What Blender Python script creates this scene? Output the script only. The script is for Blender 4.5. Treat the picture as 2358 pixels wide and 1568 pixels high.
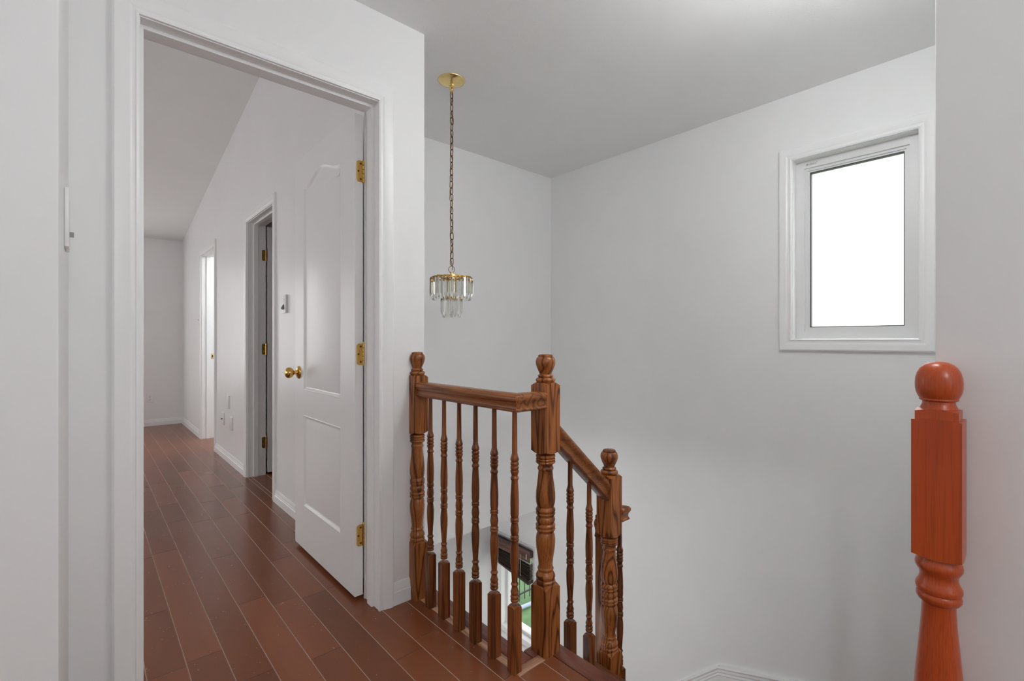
import bpy, bmesh, math, random
from mathutils import Vector
from mathutils.geometry import tessellate_polygon

random.seed(7)
scene = bpy.context.scene
for o in list(bpy.data.objects):
    bpy.data.objects.remove(o)
COL = scene.collection

# ------------------------------------------------------------------ camera
EYE = 1.08
F_PX = 1100.0
YAW = math.atan2(984.0, 1100.0)
cam_d = bpy.data.cameras.new('camera')
cam_d.sensor_width = 36.0
cam_d.sensor_fit = 'HORIZONTAL'
cam_d.lens = 36.0 * F_PX / 2358.0
cam_d.clip_start = 0.02
cam = bpy.data.objects.new('camera', cam_d)
COL.objects.link(cam)
cam.location = (0, 0, EYE)
cam.rotation_euler = (math.pi / 2, 0, -YAW)
scene.camera = cam

# ------------------------------------------------------------------ light
world = bpy.data.worlds.new('overcast_sky')
scene.world = world
world.use_nodes = True
bg = world.node_tree.nodes['Background']
bg.inputs['Color'].default_value = (1.0, 1.0, 1.0, 1)
bg.inputs['Strength'].default_value = 1.7
vs = scene.view_settings
vs.view_transform = 'Standard'
vs.look = 'None'
vs.gamma = 1.0
vs.use_curve_mapping = False
vs.exposure = 0.62
scene.cycles.use_light_tree = False
scene.cycles.adaptive_threshold = 0.02
scene.cycles.max_bounces = 10
scene.cycles.diffuse_bounces = 7
scene.cycles.glossy_bounces = 4
scene.cycles.transmission_bounces = 8
scene.cycles.transparent_max_bounces = 16

# added unseen lamps that brighten the rooms: x, y, height of centre, radius, strength, ceiling height, label
ADDED_GLOBES = [(0.05, -1.10, 1.88, 0.12, 34.0, 2.394, 'added unseen globe lamp brightening the hall'),
          (1.50, 0.33, 2.19, 0.10, 30.0, 2.394, 'added unseen globe lamp brightening the stairwell'),
          (-0.50, 2.30, -0.85, 0.12, 42.0, -0.258, 'added unseen globe lamp brightening the lower room'),
          (1.90, 5.40, 2.05, 0.11, 40.0, 2.394, 'added unseen globe lamp brightening the far doorway jamb')]
# ------------------------------------------------------------------ key planes (metres)
A_Y, A_BACK = 1.78, 1.90          # wall with the open doorway
A_END = 1.087                     # its end at the stairwell
R_X = 0.957                       # bedroom side of the long wall
W_X = 2.819                       # outer wall with the windows
F_Y = 2.676                       # far wall of the stairwell
E_Y = 7.55                        # end wall of the bedroom
CEIL = 2.394
L_X, L_Y = -0.033, 1.156          # near wall corner on the left
B_X, B_Y = 1.242, 0.145           # near wall corner on the right
LOW = -2.70                       # lower floor
HB = -3.2                         # the hall is built this far back
BACK_Y = 3.385                    # lower room back wall

# ------------------------------------------------------------------ materials
def new_mat(name):
    m = bpy.data.materials.new(name)
    m.use_nodes = True
    nt = m.node_tree
    return m, nt, nt.nodes['Principled BSDF']

def plain(name, col, rough=0.5, metal=0.0, spec=0.5):
    m, nt, b = new_mat(name)
    b.inputs['Base Color'].default_value = (*col, 1)
    b.inputs['Roughness'].default_value = rough
    b.inputs['Metallic'].default_value = metal
    b.inputs['Specular IOR Level'].default_value = spec
    return m

def N(nt, t, **kw):
    n = nt.nodes.new(t)
    for k, v in kw.items():
        setattr(n, k, v)
    return n

def math_node(nt, op, a, b=None):
    n = N(nt, 'ShaderNodeMath', operation=op)
    for i, v in enumerate((a, b)):
        if v is None:
            continue
        if isinstance(v, (int, float)):
            n.inputs[i].default_value = v
        else:
            nt.links.new(v, n.inputs[i])
    return n.outputs[0]

def coords(nt, scale, rand=True):
    tc = N(nt, 'ShaderNodeTexCoord')
    src = tc.outputs['Object']
    if rand:
        oi = N(nt, 'ShaderNodeObjectInfo')
        ml = N(nt, 'ShaderNodeVectorMath', operation='SCALE')
        ml.inputs[0].default_value = (13.7, 7.3, 5.1)
        nt.links.new(oi.outputs['Random'], ml.inputs['Scale'])
        ad = N(nt, 'ShaderNodeVectorMath', operation='ADD')
        nt.links.new(src, ad.inputs[0]); nt.links.new(ml.outputs[0], ad.inputs[1])
        src = ad.outputs[0]
    mp = N(nt, 'ShaderNodeMapping')
    mp.inputs['Scale'].default_value = scale
    nt.links.new(src, mp.inputs['Vector'])
    return mp.outputs[0]

def noise(nt, vec, scale, detail=3, rough=0.5, dist=0.0):
    n = N(nt, 'ShaderNodeTexNoise')
    n.inputs['Scale'].default_value = scale
    n.inputs['Detail'].default_value = detail
    n.inputs['Roughness'].default_value = rough
    n.inputs['Distortion'].default_value = dist
    nt.links.new(vec, n.inputs['Vector'])
    return n.outputs['Fac']

def ramp(nt, fac, stops):
    r = N(nt, 'ShaderNodeValToRGB')
    els = r.color_ramp.elements
    while len(els) < len(stops):
        els.new(0.5)
    for e, (p, c) in zip(els, stops):
        e.position = p
        e.color = (*c, 1)
    nt.links.new(fac, r.inputs['Fac'])
    return r.outputs['Color']

def mixc(nt, fac, a, b, mode='MIX'):
    n = N(nt, 'ShaderNodeMix', data_type='RGBA', blend_type=mode)
    for sock, v in ((n.inputs['Factor'], fac), (n.inputs['A'], a), (n.inputs['B'], b)):
        if isinstance(v, (int, float)):
            sock.default_value = v
        elif isinstance(v, tuple):
            sock.default_value = (*v, 1)
        else:
            nt.links.new(v, sock)
    return n.outputs['Result']

def bump(nt, b, fac, strength, dist=0.002):
    n = N(nt, 'ShaderNodeBump')
    n.inputs['Strength'].default_value = strength
    n.inputs['Distance'].default_value = dist
    nt.links.new(fac, n.inputs['Height'])
    nt.links.new(n.outputs['Normal'], b.inputs['Normal'])

def paint(name, col, rough, bscale=0, bstr=0.0, mottled=0.02, stretch=(1, 1, 1), spec=0.5, bdist=0.001):
    m, nt, b = new_mat(name)
    v = coords(nt, stretch, rand=False)
    f = noise(nt, v, 2.3, 4, 0.6)
    lo = tuple(c * (1 - mottled) for c in col)
    c = ramp(nt, f, [(0.3, lo), (0.7, col)])
    nt.links.new(c, b.inputs['Base Color'])
    b.inputs['Roughness'].default_value = rough
    b.inputs['Specular IOR Level'].default_value = spec
    if bscale:
        bump(nt, b, noise(nt, v, bscale, 3, 0.6), bstr, bdist)
    return m

def wood(name, dark, mid, light, axis='z', rough=0.3, ring=30.0, contrast=0.75, spec=0.5, coat=0.0, sharp=1.6, var=0.4, st=0.10, pore=0.75):
    m, nt, b = new_mat(name)
    s = {'x': (st, 1, 1), 'y': (1, st, 1), 'z': (1, 1, st)}[axis]
    s2 = {'x': (0.02, 1, 1), 'y': (1, 0.02, 1), 'z': (1, 1, 0.02)}[axis]
    v = coords(nt, s)
    v2 = coords(nt, s2)
    n1 = noise(nt, v, 9.0, 2, 0.45, 0.2)
    rings = math_node(nt, 'SINE', math_node(nt, 'MULTIPLY', n1, ring * 2.2))
    rings = math_node(nt, 'ADD', math_node(nt, 'MULTIPLY', rings, 0.5), 0.5)
    rings = math_node(nt, 'POWER', rings, sharp)
    pores = noise(nt, v2, 420.0, 2, 0.6)
    c1 = ramp(nt, rings, [(0.0, light), (0.5, mid), (1.0, tuple(d * contrast + mm * (1 - contrast) for d, mm in zip(dark, mid)))])
    pm = ramp(nt, pores, [(0.36, (0.45, 0.45, 0.45)), (0.54, (1, 1, 1))])
    c = mixc(nt, pore, c1, pm, 'MULTIPLY')
    oi = N(nt, 'ShaderNodeObjectInfo')
    hv = N(nt, 'ShaderNodeHueSaturation')
    nt.links.new(c, hv.inputs['Color'])
    val = math_node(nt, 'ADD', math_node(nt, 'MULTIPLY', oi.outputs['Random'], var), 1.0 - var / 2)
    nt.links.new(val, hv.inputs['Value'])
    nt.links.new(hv.outputs['Color'], b.inputs['Base Color'])
    b.inputs['Roughness'].default_value = rough
    b.inputs['Specular IOR Level'].default_value = spec
    b.inputs['Coat Weight'].default_value = coat
    b.inputs['Coat Roughness'].default_value = 0.15
    bump(nt, b, pores, 0.12, 0.0006)
    return m

M = {}
M['wall'] = paint('wall_paint', (0.86, 0.86, 0.86), 0.55, 90, 0.08, 0.03)
M['gloss_wall'] = paint('bedroom_wall_paint', (0.86, 0.86, 0.86), 0.38, 60, 0.05, 0.03)
M['trim'] = paint('trim_paint', (0.88, 0.88, 0.88), 0.34, 40, 0.04, 0.02)
M['ceiling'] = paint('stippled_ceiling', (0.90, 0.90, 0.90), 0.8, 260, 0.5, 0.03, bdist=0.002)
M['door'] = paint('door_paint_woodgrain', (0.87, 0.87, 0.87), 0.33, 130, 0.28, 0.01, (1, 1, 0.06), bdist=0.0015)
M['oak'] = wood('stained_oak_upright', (0.035, 0.010, 0.004), (0.30, 0.090, 0.021), (0.36, 0.120, 0.030), 'z', 0.27, ring=42, contrast=0.75, spec=0.42, sharp=2.6)
M['oak_slope'] = wood('stained_oak_sloping_rail', (0.16, 0.045, 0.013), (0.29, 0.088, 0.022), (0.34, 0.110, 0.028), 'x', 0.27, ring=16, contrast=0.4, spec=0.42)
M['oak_bal'] = wood('dark_stained_oak_baluster', (0.045, 0.013, 0.005), (0.20, 0.056, 0.015), (0.25, 0.076, 0.021), 'z', 0.26, ring=34, contrast=0.6, spec=0.45, sharp=2.2, var=0.5, st=0.05)
M['oak_x'] = wood('stained_oak_lengthwise', (0.07, 0.020, 0.007), (0.30, 0.090, 0.022), (0.36, 0.120, 0.031), 'x', 0.27, ring=46, contrast=0.55, spec=0.42, sharp=2.2, st=0.03)
M['oak_y'] = wood('stained_oak_rail', (0.07, 0.020, 0.007), (0.30, 0.090, 0.022), (0.36, 0.120, 0.031), 'y', 0.27, ring=46, contrast=0.55, spec=0.42, sharp=2.2, st=0.03)
M['cherry'] = wood('red_stained_wood', (0.30, 0.038, 0.010), (0.47, 0.066, 0.014), (0.52, 0.082, 0.018), 'z', 0.30, ring=5, contrast=0.45, var=0.1, st=0.25, pore=0.35)
M['nosing'] = wood('reddish_nosing_wood', (0.10, 0.028, 0.016), (0.19, 0.055, 0.032), (0.23, 0.075, 0.045), 'y', 0.33, ring=20)
M['raw_y'] = wood('pale_filler_wood', (0.30, 0.13, 0.07), (0.66, 0.34, 0.20), (0.74, 0.41, 0.26), 'y', 0.4, ring=18)
M['raw_x'] = wood('pale_filler_wood_cross', (0.30, 0.13, 0.07), (0.66, 0.34, 0.20), (0.74, 0.41, 0.26), 'x', 0.4, ring=18)
M['tread'] = wood('stair_tread_oak', (0.05, 0.017, 0.008), (0.17, 0.055, 0.024), (0.24, 0.085, 0.035), 'y', 0.35)

def plank_material():
    m, nt, b = new_mat('laminate_plank')
    v = coords(nt, (1, 0.14, 1))
    f = noise(nt, v, 5, 2, 0.4)
    c = ramp(nt, f, [(0.3, (0.195, 0.060, 0.025)), (0.7, (0.235, 0.076, 0.033))])
    v2 = coords(nt, (1, 0.02, 1))
    f2 = noise(nt, v2, 300, 3, 0.6)
    c = mixc(nt, 0.10, c, ramp(nt, f2, [(0.3, (0.6, 0.6, 0.6)), (0.7, (1, 1, 1))]), 'MULTIPLY')
    v3 = coords(nt, (1, 1, 1))
    sp = noise(nt, v3, 160, 0, 0.3)
    c = mixc(nt, ramp(nt, sp, [(0.865, (0, 0, 0)), (0.87, (1, 1, 1))]), c, (0.55, 0.42, 0.36))
    oi = N(nt, 'ShaderNodeObjectInfo')
    hv = N(nt, 'ShaderNodeHueSaturation')
    nt.links.new(c, hv.inputs['Color'])
    nt.links.new(math_node(nt, 'ADD', math_node(nt, 'MULTIPLY', oi.outputs['Random'], 0.30), 0.85), hv.inputs['Value'])
    nt.links.new(hv.outputs['Color'], b.inputs['Base Color'])
    rr = noise(nt, coords(nt, (1, 0.4, 1)), 6, 3, 0.6)
    nt.links.new(math_node(nt, 'ADD', math_node(nt, 'MULTIPLY', rr, 0.08), 0.20), b.inputs['Roughness'])
    b.inputs['Specular IOR Level'].default_value = 0.38
    return m
M['plank'] = plank_material()
M['seam'] = plain('plank_edge_wear_and_glint', (0.55, 0.36, 0.27), 0.5)  # pale worn edge, its colour also standing in for grazing reflection along seams
M['underlay'] = plain('dark_underlay', (0.10, 0.05, 0.035), 0.8)
M['brass'] = plain('polished_brass', (0.72, 0.45, 0.13), 0.18, 1.0)
M['brass_light'] = plain('bright_brass', (0.86, 0.66, 0.30), 0.22, 1.0)
M['antique'] = plain('antique_brass', (0.20, 0.105, 0.035), 0.35, 1.0)
M['screw'] = plain('dark_screw_head', (0.10, 0.06, 0.03), 0.5, 0.6)
M['cord'] = plain('grey_cord', (0.10, 0.095, 0.09), 0.5)
M['cream'] = plain('cream_socket_sleeve', (0.75, 0.64, 0.38), 0.4)
M['plastic'] = plain('white_plastic', (0.84, 0.84, 0.84), 0.3)
M['slot'] = plain('dark_slot', (0.05, 0.05, 0.05), 0.6)
M['greytoggle'] = plain('grey_toggle', (0.22, 0.22, 0.22), 0.4)
M['vinyl'] = paint('window_vinyl', (0.78, 0.78, 0.78), 0.35)
M['gasket'] = plain('dark_glazing_gasket', (0.06, 0.06, 0.06), 0.5)
M['blind'] = wood('dark_brown_blind', (0.018, 0.010, 0.007), (0.045, 0.024, 0.016), (0.07, 0.038, 0.026), 'y', 0.4)
M['valance'] = wood('brown_valance', (0.07, 0.03, 0.02), (0.13, 0.055, 0.04), (0.17, 0.075, 0.055), 'y', 0.35)
M['iron'] = plain('black_iron', (0.03, 0.035, 0.035), 0.5, 0.3)
M['hose'] = plain('blue_grey_pipe', (0.35, 0.42, 0.55), 0.4)
M['stone'] = paint('paving_stone', (0.42, 0.42, 0.44), 0.9, 30, 0.5, 0.25)
def grass_material():
    m, nt, b = new_mat('lawn_grass')
    v = coords(nt, (1, 1, 1), False)
    f = noise(nt, v, 3.0, 8, 0.7)
    c = ramp(nt, f, [(0.3, (0.05, 0.11, 0.04)), (0.55, (0.10, 0.20, 0.08)), (0.75, (0.19, 0.27, 0.13))])
    nt.links.new(c, b.inputs['Base Color'])
    b.inputs['Roughness'].default_value = 0.9
    return m
M['pale_floor'] = paint('pale_lower_floor', (0.74, 0.73, 0.71), 0.35, 20, 0.05, 0.08)
M['grass'] = grass_material()

def glass_material(name, tint=(1, 1, 1), refl=0.06):
    m = bpy.data.materials.new(name)
    m.use_nodes = True
    nt = m.node_tree
    for n in list(nt.nodes):
        if n.type == 'BSDF_PRINCIPLED':
            nt.nodes.remove(n)
    out = nt.nodes['Material Output']
    tr = N(nt, 'ShaderNodeBsdfTransparent'); tr.inputs['Color'].default_value = (*tint, 1)
    gl = N(nt, 'ShaderNodeBsdfGlossy'); gl.inputs['Roughness'].default_value = 0.02
    lw = N(nt, 'ShaderNodeLayerWeight')
    fac = math_node(nt, 'ADD', math_node(nt, 'MULTIPLY', math_node(nt, 'POWER', lw.outputs['Facing'], 5.0), 0.6), 0.05)
    mx = N(nt, 'ShaderNodeMixShader')
    nt.links.new(fac, mx.inputs[0])
    nt.links.new(tr.outputs[0], mx.inputs[1]); nt.links.new(gl.outputs[0], mx.inputs[2])
    nt.links.new(mx.outputs[0], out.inputs['Surface'])
    return m
M['pane'] = glass_material('window_glass', (0.97, 0.98, 0.97))
def acrylic():
    m, nt, b = new_mat('clear_acrylic')
    b.inputs['Base Color'].default_value = (0.98, 0.98, 0.95, 1)
    b.inputs['Roughness'].default_value = 0.03
    b.inputs['IOR'].default_value = 1.38
    b.inputs['Transmission Weight'].default_value = 1.0
    return m
M['acrylic'] = acrylic()

# ------------------------------------------------------------------ mesh helpers
class MB:
    def __init__(self):
        self.v, self.f, self.mi = [], [], []
    def add(self, verts, faces, mi=0):
        o = len(self.v)
        self.v += [tuple(p) for p in verts]
        for f in faces:
            self.f.append([i + o for i in f]); self.mi.append(mi)
    def box(self, x0, x1, y0, y1, z0, z1, mi=0):
        v = [(x0, y0, z0), (x1, y0, z0), (x1, y1, z0), (x0, y1, z0), (x0, y0, z1), (x1, y0, z1), (x1, y1, z1), (x0, y1, z1)]
        self.add(v, [(0, 3, 2, 1), (4, 5, 6, 7), (0, 1, 5, 4), (1, 2, 6, 5), (2, 3, 7, 6), (3, 0, 4, 7)], mi)
    def bbox(self, x0, x1, y0, y1, z0, z1, c, mi=0):
        """box with all edges chamfered by c"""
        bm = bmesh.new()
        bmesh.ops.create_cube(bm, size=1)
        for p in bm.verts:
            p.co = Vector(((x0 + x1) / 2 + p.co.x * (x1 - x0), (y0 + y1) / 2 + p.co.y * (y1 - y0), (z0 + z1) / 2 + p.co.z * (z1 - z0)))
        bmesh.ops.bevel(bm, geom=list(bm.edges), offset=c, segments=2, affect='EDGES', profile=0.6)
        bm.verts.index_update()
        self.add([p.co for p in bm.verts], [[q.index for q in f.verts] for f in bm.faces], mi)
        bm.free()
    def lathe(self, cx, cy, prof, seg=24, mi=0, caps=True):
        """prof: list of (r, z), revolved round the vertical"""
        vs, fs = [], []
        n = len(prof)
        for r, z in prof:
            for k in range(seg):
                a = 2 * math.pi * k / seg
                vs.append((cx + r * math.cos(a), cy + r * math.sin(a), z))
        up = prof[-1][1] >= prof[0][1]
        for i in range(n - 1):
            for k in range(seg):
                q = (i * seg + k, i * seg + (k + 1) % seg, (i + 1) * seg + (k + 1) % seg, (i + 1) * seg + k)
                fs.append(q if up else q[::-1])
        if caps:
            a, b = list(range(seg)), [(n - 1) * seg + k for k in range(seg)]
            fs.append(a[::-1] if up else a); fs.append(b if up else b[::-1])
        self.add(vs, fs, mi)
    def lathe_dir(self, org, d, prof, seg=20, mi=0):
        """prof (r, t) revolved round the axis org + t*d"""
        d = Vector(d).normalized()
        a = Vector((0, 0, 1)) if abs(d.z) < 0.9 else Vector((1, 0, 0))
        u = d.cross(a).normalized(); w = d.cross(u)
        vs, fs = [], []
        n = len(prof)
        for r, t in prof:
            for k in range(seg):
                an = 2 * math.pi * k / seg
                vs.append(Vector(org) + d * t + (u * math.cos(an) + w * math.sin(an)) * r)
        for i in range(n - 1):
            for k in range(seg):
                fs.append((i * seg + k, i * seg + (k + 1) % seg, (i + 1) * seg + (k + 1) % seg, (i + 1) * seg + k))
        fs.append(list(range(seg))[::-1]); fs.append([(n - 1) * seg + k for k in range(seg)])
        self.add(vs, fs, mi)
    def tube(self, pts, r, seg=8, closed=False, mi=0):
        pts = [Vector(p) for p in pts]
        n = len(pts)
        vs, fs = [], []
        ref = Vector((0.3, 0.2, 1)).normalized()
        for i, p in enumerate(pts):
            if closed:
                t = pts[(i + 1) % n] - pts[i - 1]
            else:
                t = pts[min(i + 1, n - 1)] - pts[max(i - 1, 0)]
            t.normalize()
            u = t.cross(ref)
            if u.length < 1e-4:
                u = t.cross(Vector((1, 0, 0)))
            u.normalize(); w = t.cross(u)
            for k in range(seg):
                a = 2 * math.pi * k / seg
                vs.append(p + (u * math.cos(a) + w * math.sin(a)) * r)
        m = n if closed else n - 1
        for i in range(m):
            j = (i + 1) % n
            for k in range(seg):
                fs.append((i * seg + k, i * seg + (k + 1) % seg, j * seg + (k + 1) % seg, j * seg + k))
        if not closed:
            fs.append(list(range(seg))[::-1]); fs.append([(n - 1) * seg + k for k in range(seg)])
        self.add(vs, fs, mi)
    def turned_block(self, cx, cy, hw, z0, z1, kt=0.7, kb=0.7, rt=None, rb=None, n=6):
        """square post section whose ends are turned to a cone (arched shoulders)"""
        per = []
        for s in range(4):
            for i in range(n):
                t = -1 + 2 * i / n
                per.append([(t, -1), (1, t), (-t, 1), (-1, -t)][s])
        loops = []
        rb = rb if rb else hw * 0.9
        rt = rt if rt else hw * 0.9
        def ring(fn):
            return [fn(a, b) for a, b in per]
        def zz(a, b, base, k):
            return base - k * (math.hypot(a, b) * hw - hw)
        if kb:
            loops.append(ring(lambda a, b: (cx + rb * a / math.hypot(a, b), cy + rb * b / math.hypot(a, b), z0)))
            loops.append(ring(lambda a, b: (cx + hw * a, cy + hw * b, z0 + kb * (math.hypot(a, b) - 1) * hw)))
        else:
            loops.append(ring(lambda a, b: (cx + hw * a, cy + hw * b, z0)))
        if kt:
            loops.append(ring(lambda a, b: (cx + hw * a, cy + hw * b, z1 - kt * (math.hypot(a, b) - 1) * hw)))
            loops.append(ring(lambda a, b: (cx + rt * a / math.hypot(a, b), cy + rt * b / math.hypot(a, b), z1)))
        else:
            loops.append(ring(lambda a, b: (cx + hw * a, cy + hw * b, z1)))
        m = len(per)
        vs = [p for l in loops for p in l]
        fs = []
        for i in range(len(loops) - 1):
            for k in range(m):
                fs.append((i * m + k, i * m + (k + 1) % m, (i + 1) * m + (k + 1) % m, (i + 1) * m + k))
        fs.append(list(range(m))[::-1]); fs.append([(len(loops) - 1) * m + k for k in range(m)])
        self.add(vs, fs)
    def sweep(self, path, prof, flip=False, closed=False):
        """path: list of frames (origin, wvec, tvec); prof: closed list of (w, t)"""
        n = len(prof)
        vs, fs = [], []
        for o, w, t in path:
            o, w, t = Vector(o), Vector(w), Vector(t)
            for a, b in prof:
                vs.append(o + w * a + t * b)
        k = len(path)
        for i in range(k if closed else k - 1):
            j = (i + 1) % k
            for q in range(n):
                fs.append((i * n + q, i * n + (q + 1) % n, j * n + (q + 1) % n, j * n + q))
        if not closed:
            fs.append(list(range(n))[::-1]); fs.append([(k - 1) * n + q for q in range(n)])
        self.add(vs, fs)
    def build(self, name, mat, parent=None, smooth=None, origin=None):
        me = bpy.data.meshes.new(name)
        org = Vector(origin) if origin else Vector((0, 0, 0))
        me.from_pydata([tuple(Vector(p) - org) for p in self.v], [], self.f)
        mats = mat if isinstance(mat, (list, tuple)) else [mat]
        for m in mats:
            me.materials.append(M[m])
        me.polygons.foreach_set('material_index', self.mi)
        bm = bmesh.new(); bm.from_mesh(me)
        bmesh.ops.recalc_face_normals(bm, faces=bm.faces)
        bm.to_mesh(me); bm.free()
        if smooth is not None:
            me.polygons.foreach_set('use_smooth', [True] * len(me.polygons))
            me.set_sharp_from_angle(angle=math.radians(smooth))
        me.update()
        o = bpy.data.objects.new(name, me)
        COL.objects.link(o)
        o.location = org
        if parent:
            o.parent = parent
            o.location = org - world_loc(parent)
        return o

def world_loc(o):
    p = Vector(o.location)
    while o.parent:
        o = o.parent
        p += Vector(o.location)
    return p

def thing(name, loc, label, cat, group=None):
    o = bpy.data.objects.new(name, None)
    COL.objects.link(o)
    o.location = loc
    o.empty_display_size = 0.05
    o['label'] = label; o['category'] = cat
    if group:
        o['group'] = group
    return o

def tag(o, label, cat, group=None, kind=None):
    o['label'] = label; o['category'] = cat
    if group:
        o['group'] = group
    if kind:
        o['kind'] = kind
    return o

def struct(o, label=None):
    o['kind'] = 'structure'
    if label:
        o['label'] = label
    return o

def struct_empty(name, loc, label):
    o = bpy.data.objects.new(name, None)
    COL.objects.link(o); o.location = loc; o.empty_display_size = 0.05
    o['kind'] = 'structure'; o['label'] = label
    return o

def one(name, mat, parent, *box, c=0.0, **kw):
    m = MB()
    (m.bbox(*box, c) if c else m.box(*box))
    b = box
    kw.setdefault('origin', ((b[0] + b[1]) / 2, (b[2] + b[3]) / 2, b[4]))
    return m.build(name, mat, parent, smooth=35 if c else None, **kw)

# ------------------------------------------------------------------ the shell
def wall_x(m, x0, x1, y0, y1, z0, z1, holes):
    """wall lying in a plane of constant x, with holes (ya, yb, za, zb)"""
    ys = sorted({y0, y1, *[h[0] for h in holes], *[h[1] for h in holes]})
    for a, b in zip(ys, ys[1:]):
        zs = [(z0, z1)]
        for h in holes:
            if h[0] <= a and b <= h[1]:
                nz = []
                for p, q in zs:
                    if h[2] > p: nz.append((p, min(q, h[2])))
                    if h[3] < q: nz.append((max(p, h[3]), q))
                zs = nz
        for p, q in zs:
            if q - p > 1e-5:
                m.box(x0, x1, a, b, p, q)

def wall_y(m, y0, y1, x0, x1, z0, z1, holes):
    t = MB()
    wall_x(t, y0, y1, x0, x1, z0, z1, holes)
    m.add([(p[1], p[0], p[2]) for p in t.v], [f[::-1] for f in t.f])

D1 = (0.101, 0.896, 2.056)                      # rough opening of doorway in wall A: x0, x1, head
D2 = (3.483, 4.211, 2.026)
D3 = (5.440, 6.190, 2.026)
WIN1 = (0.372, 0.915, 1.068, 2.050)             # hole in W for upper window (y0,y1,z0,z1)
WIN2 = (2.880, 3.300, -1.50, -0.69)             # lower window
WIN3 = (5.00, 6.00, 0.60, 2.05)                 # window added to light the far room behind the long wall
WIN4 = (-1.75, 0.22, 0.42, 2.10)                # bedroom end-wall window (x0,x1,z0,z1)
WIN5 = (2.6, 5.4, 0.6, 2.1)                     # bedroom side window
WIN6 = (-0.9, 0.1, 0.9, 2.1)                    # window added to light the hall from its back end (x0,x1,z0,z1)
WIN7 = (-1.5, 2.5, -2.5, -0.6)                  # window added to light the lower room

m = MB()
wall_y(m, A_Y, A_BACK, L_X - 0.4, A_END, -0.25, 3.45, [(D1[0], D1[1], -0.25, D1[2])])
struct(m.build('wall_door', 'wall'), 'pale grey wall with the open doorway')
m = MB()
m.bbox(-2.2, L_X, L_Y, A_Y, -0.25, CEIL + 0.05, 0.006)
struct(m.build('wall_left', 'wall', smooth=35), 'pale grey wall end beside the doorway')
m = MB()
m.bbox(B_X, W_X + 0.16, HB, B_Y, LOW, CEIL + 0.05, 0.006)
struct(m.build('wall_right', 'wall', smooth=35), 'pale grey wall end behind the red newel')
m = MB()
wall_x(m, R_X, A_END, A_BACK, E_Y + 0.1, -0.25, 3.45, [(D2[0], D2[1], -0.25, D2[2]), (D3[0], D3[1], -0.25, D3[2])])
struct(m.build('wall_bedroom', 'gloss_wall'), 'long bedroom wall with two doorways')
m = MB()
wall_x(m, W_X, W_X + 0.16, B_Y, E_Y + 0.1, LOW, 3.0, [WIN1, WIN2, WIN3])
struct(m.build('wall_window', 'wall'), 'outer wall with the bright window')
m = MB()
m.box(A_END, W_X, F_Y, F_Y + 0.1, -0.258, CEIL + 0.05)
struct(m.build('wall_far', 'wall'), 'far wall of the stairwell')
m = MB()
wall_y(m, E_Y, E_Y + 0.14, -2.7, W_X, -0.25, 3.0, [WIN4])
struct(m.build('wall_end', 'gloss_wall'), 'end wall of the bedroom')
m = MB()
wall_x(m, -2.76, -2.6, A_BACK, E_Y + 0.1, -0.25, 3.45, [WIN5])
m.box(-2.76, L_X - 0.4, A_Y + 0.002, A_BACK, -0.25, 3.45)
struct(m.build('wall_side', 'gloss_wall'))
m = MB()
m.box(-2.3, -2.2, HB, A_Y, -0.25, CEIL + 0.05)
struct(m.build('wall_hall', 'wall'))
m = MB()
wall_y(m, HB - 0.12, HB, -2.3, B_X + 0.2, -0.25, CEIL + 0.1, [WIN6])
struct(m.build('wall_back', 'wall'))
m = MB()
wall_x(m, -3.1, -3.0, HB, BACK_Y + 0.12, LOW, -0.258, [WIN7])
m.box(-3.0, B_X, HB - 0.12, HB, LOW, -0.258)
struct(m.build('wall_lower', 'wall'))
m = MB()
m.box(A_END, W_X, 4.72, 4.82, 0, CEIL)
struct(m.build('wall_partition', 'wall'))
m = MB()
m.box(-3.0, W_X, BACK_Y, BACK_Y + 0.12, LOW, -0.258)
struct(m.build('wall_lower', 'wall'), 'pale wall of the floor below')

m = MB()
m.box(-2.2, A_END, HB, A_Y, CEIL, CEIL + 0.1)
m.box(A_END, W_X, HB, F_Y, CEIL, CEIL + 0.1)
m.box(A_END, W_X, F_Y + 0.1, E_Y, CEIL, CEIL + 0.1)
struct(m.build('ceiling', 'ceiling'), 'stippled pale ceiling over hall and stairs')
m = MB()
def zc(y): return 2.375 + (E_Y - y) * 0.1726
m.add([(-2.6, A_BACK, zc(A_BACK)), (R_X, A_BACK, zc(A_BACK)), (R_X, E_Y, zc(E_Y)), (-2.6, E_Y, zc(E_Y)),
       (-2.6, A_BACK, 3.5), (R_X, A_BACK, 3.5), (R_X, E_Y, 3.5), (-2.6, E_Y, 3.5)],
      [(0, 3, 2, 1), (4, 5, 6, 7), (0, 1, 5, 4), (1, 2, 6, 5), (2, 3, 7, 6), (3, 0, 4, 7)])
struct(m.build('ceiling', 'ceiling'), 'sloped bedroom ceiling')

# ---- floors
m = MB()
T = -0.012
m.box(-2.2, 1.122, HB, A_BACK, -0.258, T)
m.box(-2.6, 1.122, A_BACK, E_Y, -0.258, T)
m.box(1.122, B_X + 0.005, HB, 1.205, -0.258, T)
m.box(1.122, W_X, F_Y + 0.05, E_Y, -0.258, T)
floor = struct(m.build('floor', 'underlay'), 'reddish brown laminate plank floor')
m = MB()
m.box(-3.0, W_X, HB, BACK_Y, LOW - 0.1, LOW)
struct(m.build('floor', 'pale_floor'), 'floor of the level below')

PW = 0.1057
PX0 = 0.147
JOINTS = {1: [3.77, 3.002, 1.918], 2: [3.462, 1.695], 3: [2.746, 2.201], 4: [3.743, 3.351, 2.107], 5: [2.528],
          6: [3.966, 3.376, 2.704], 7: [3.607, 1.52], 0: [2.35], 8: []}

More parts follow.
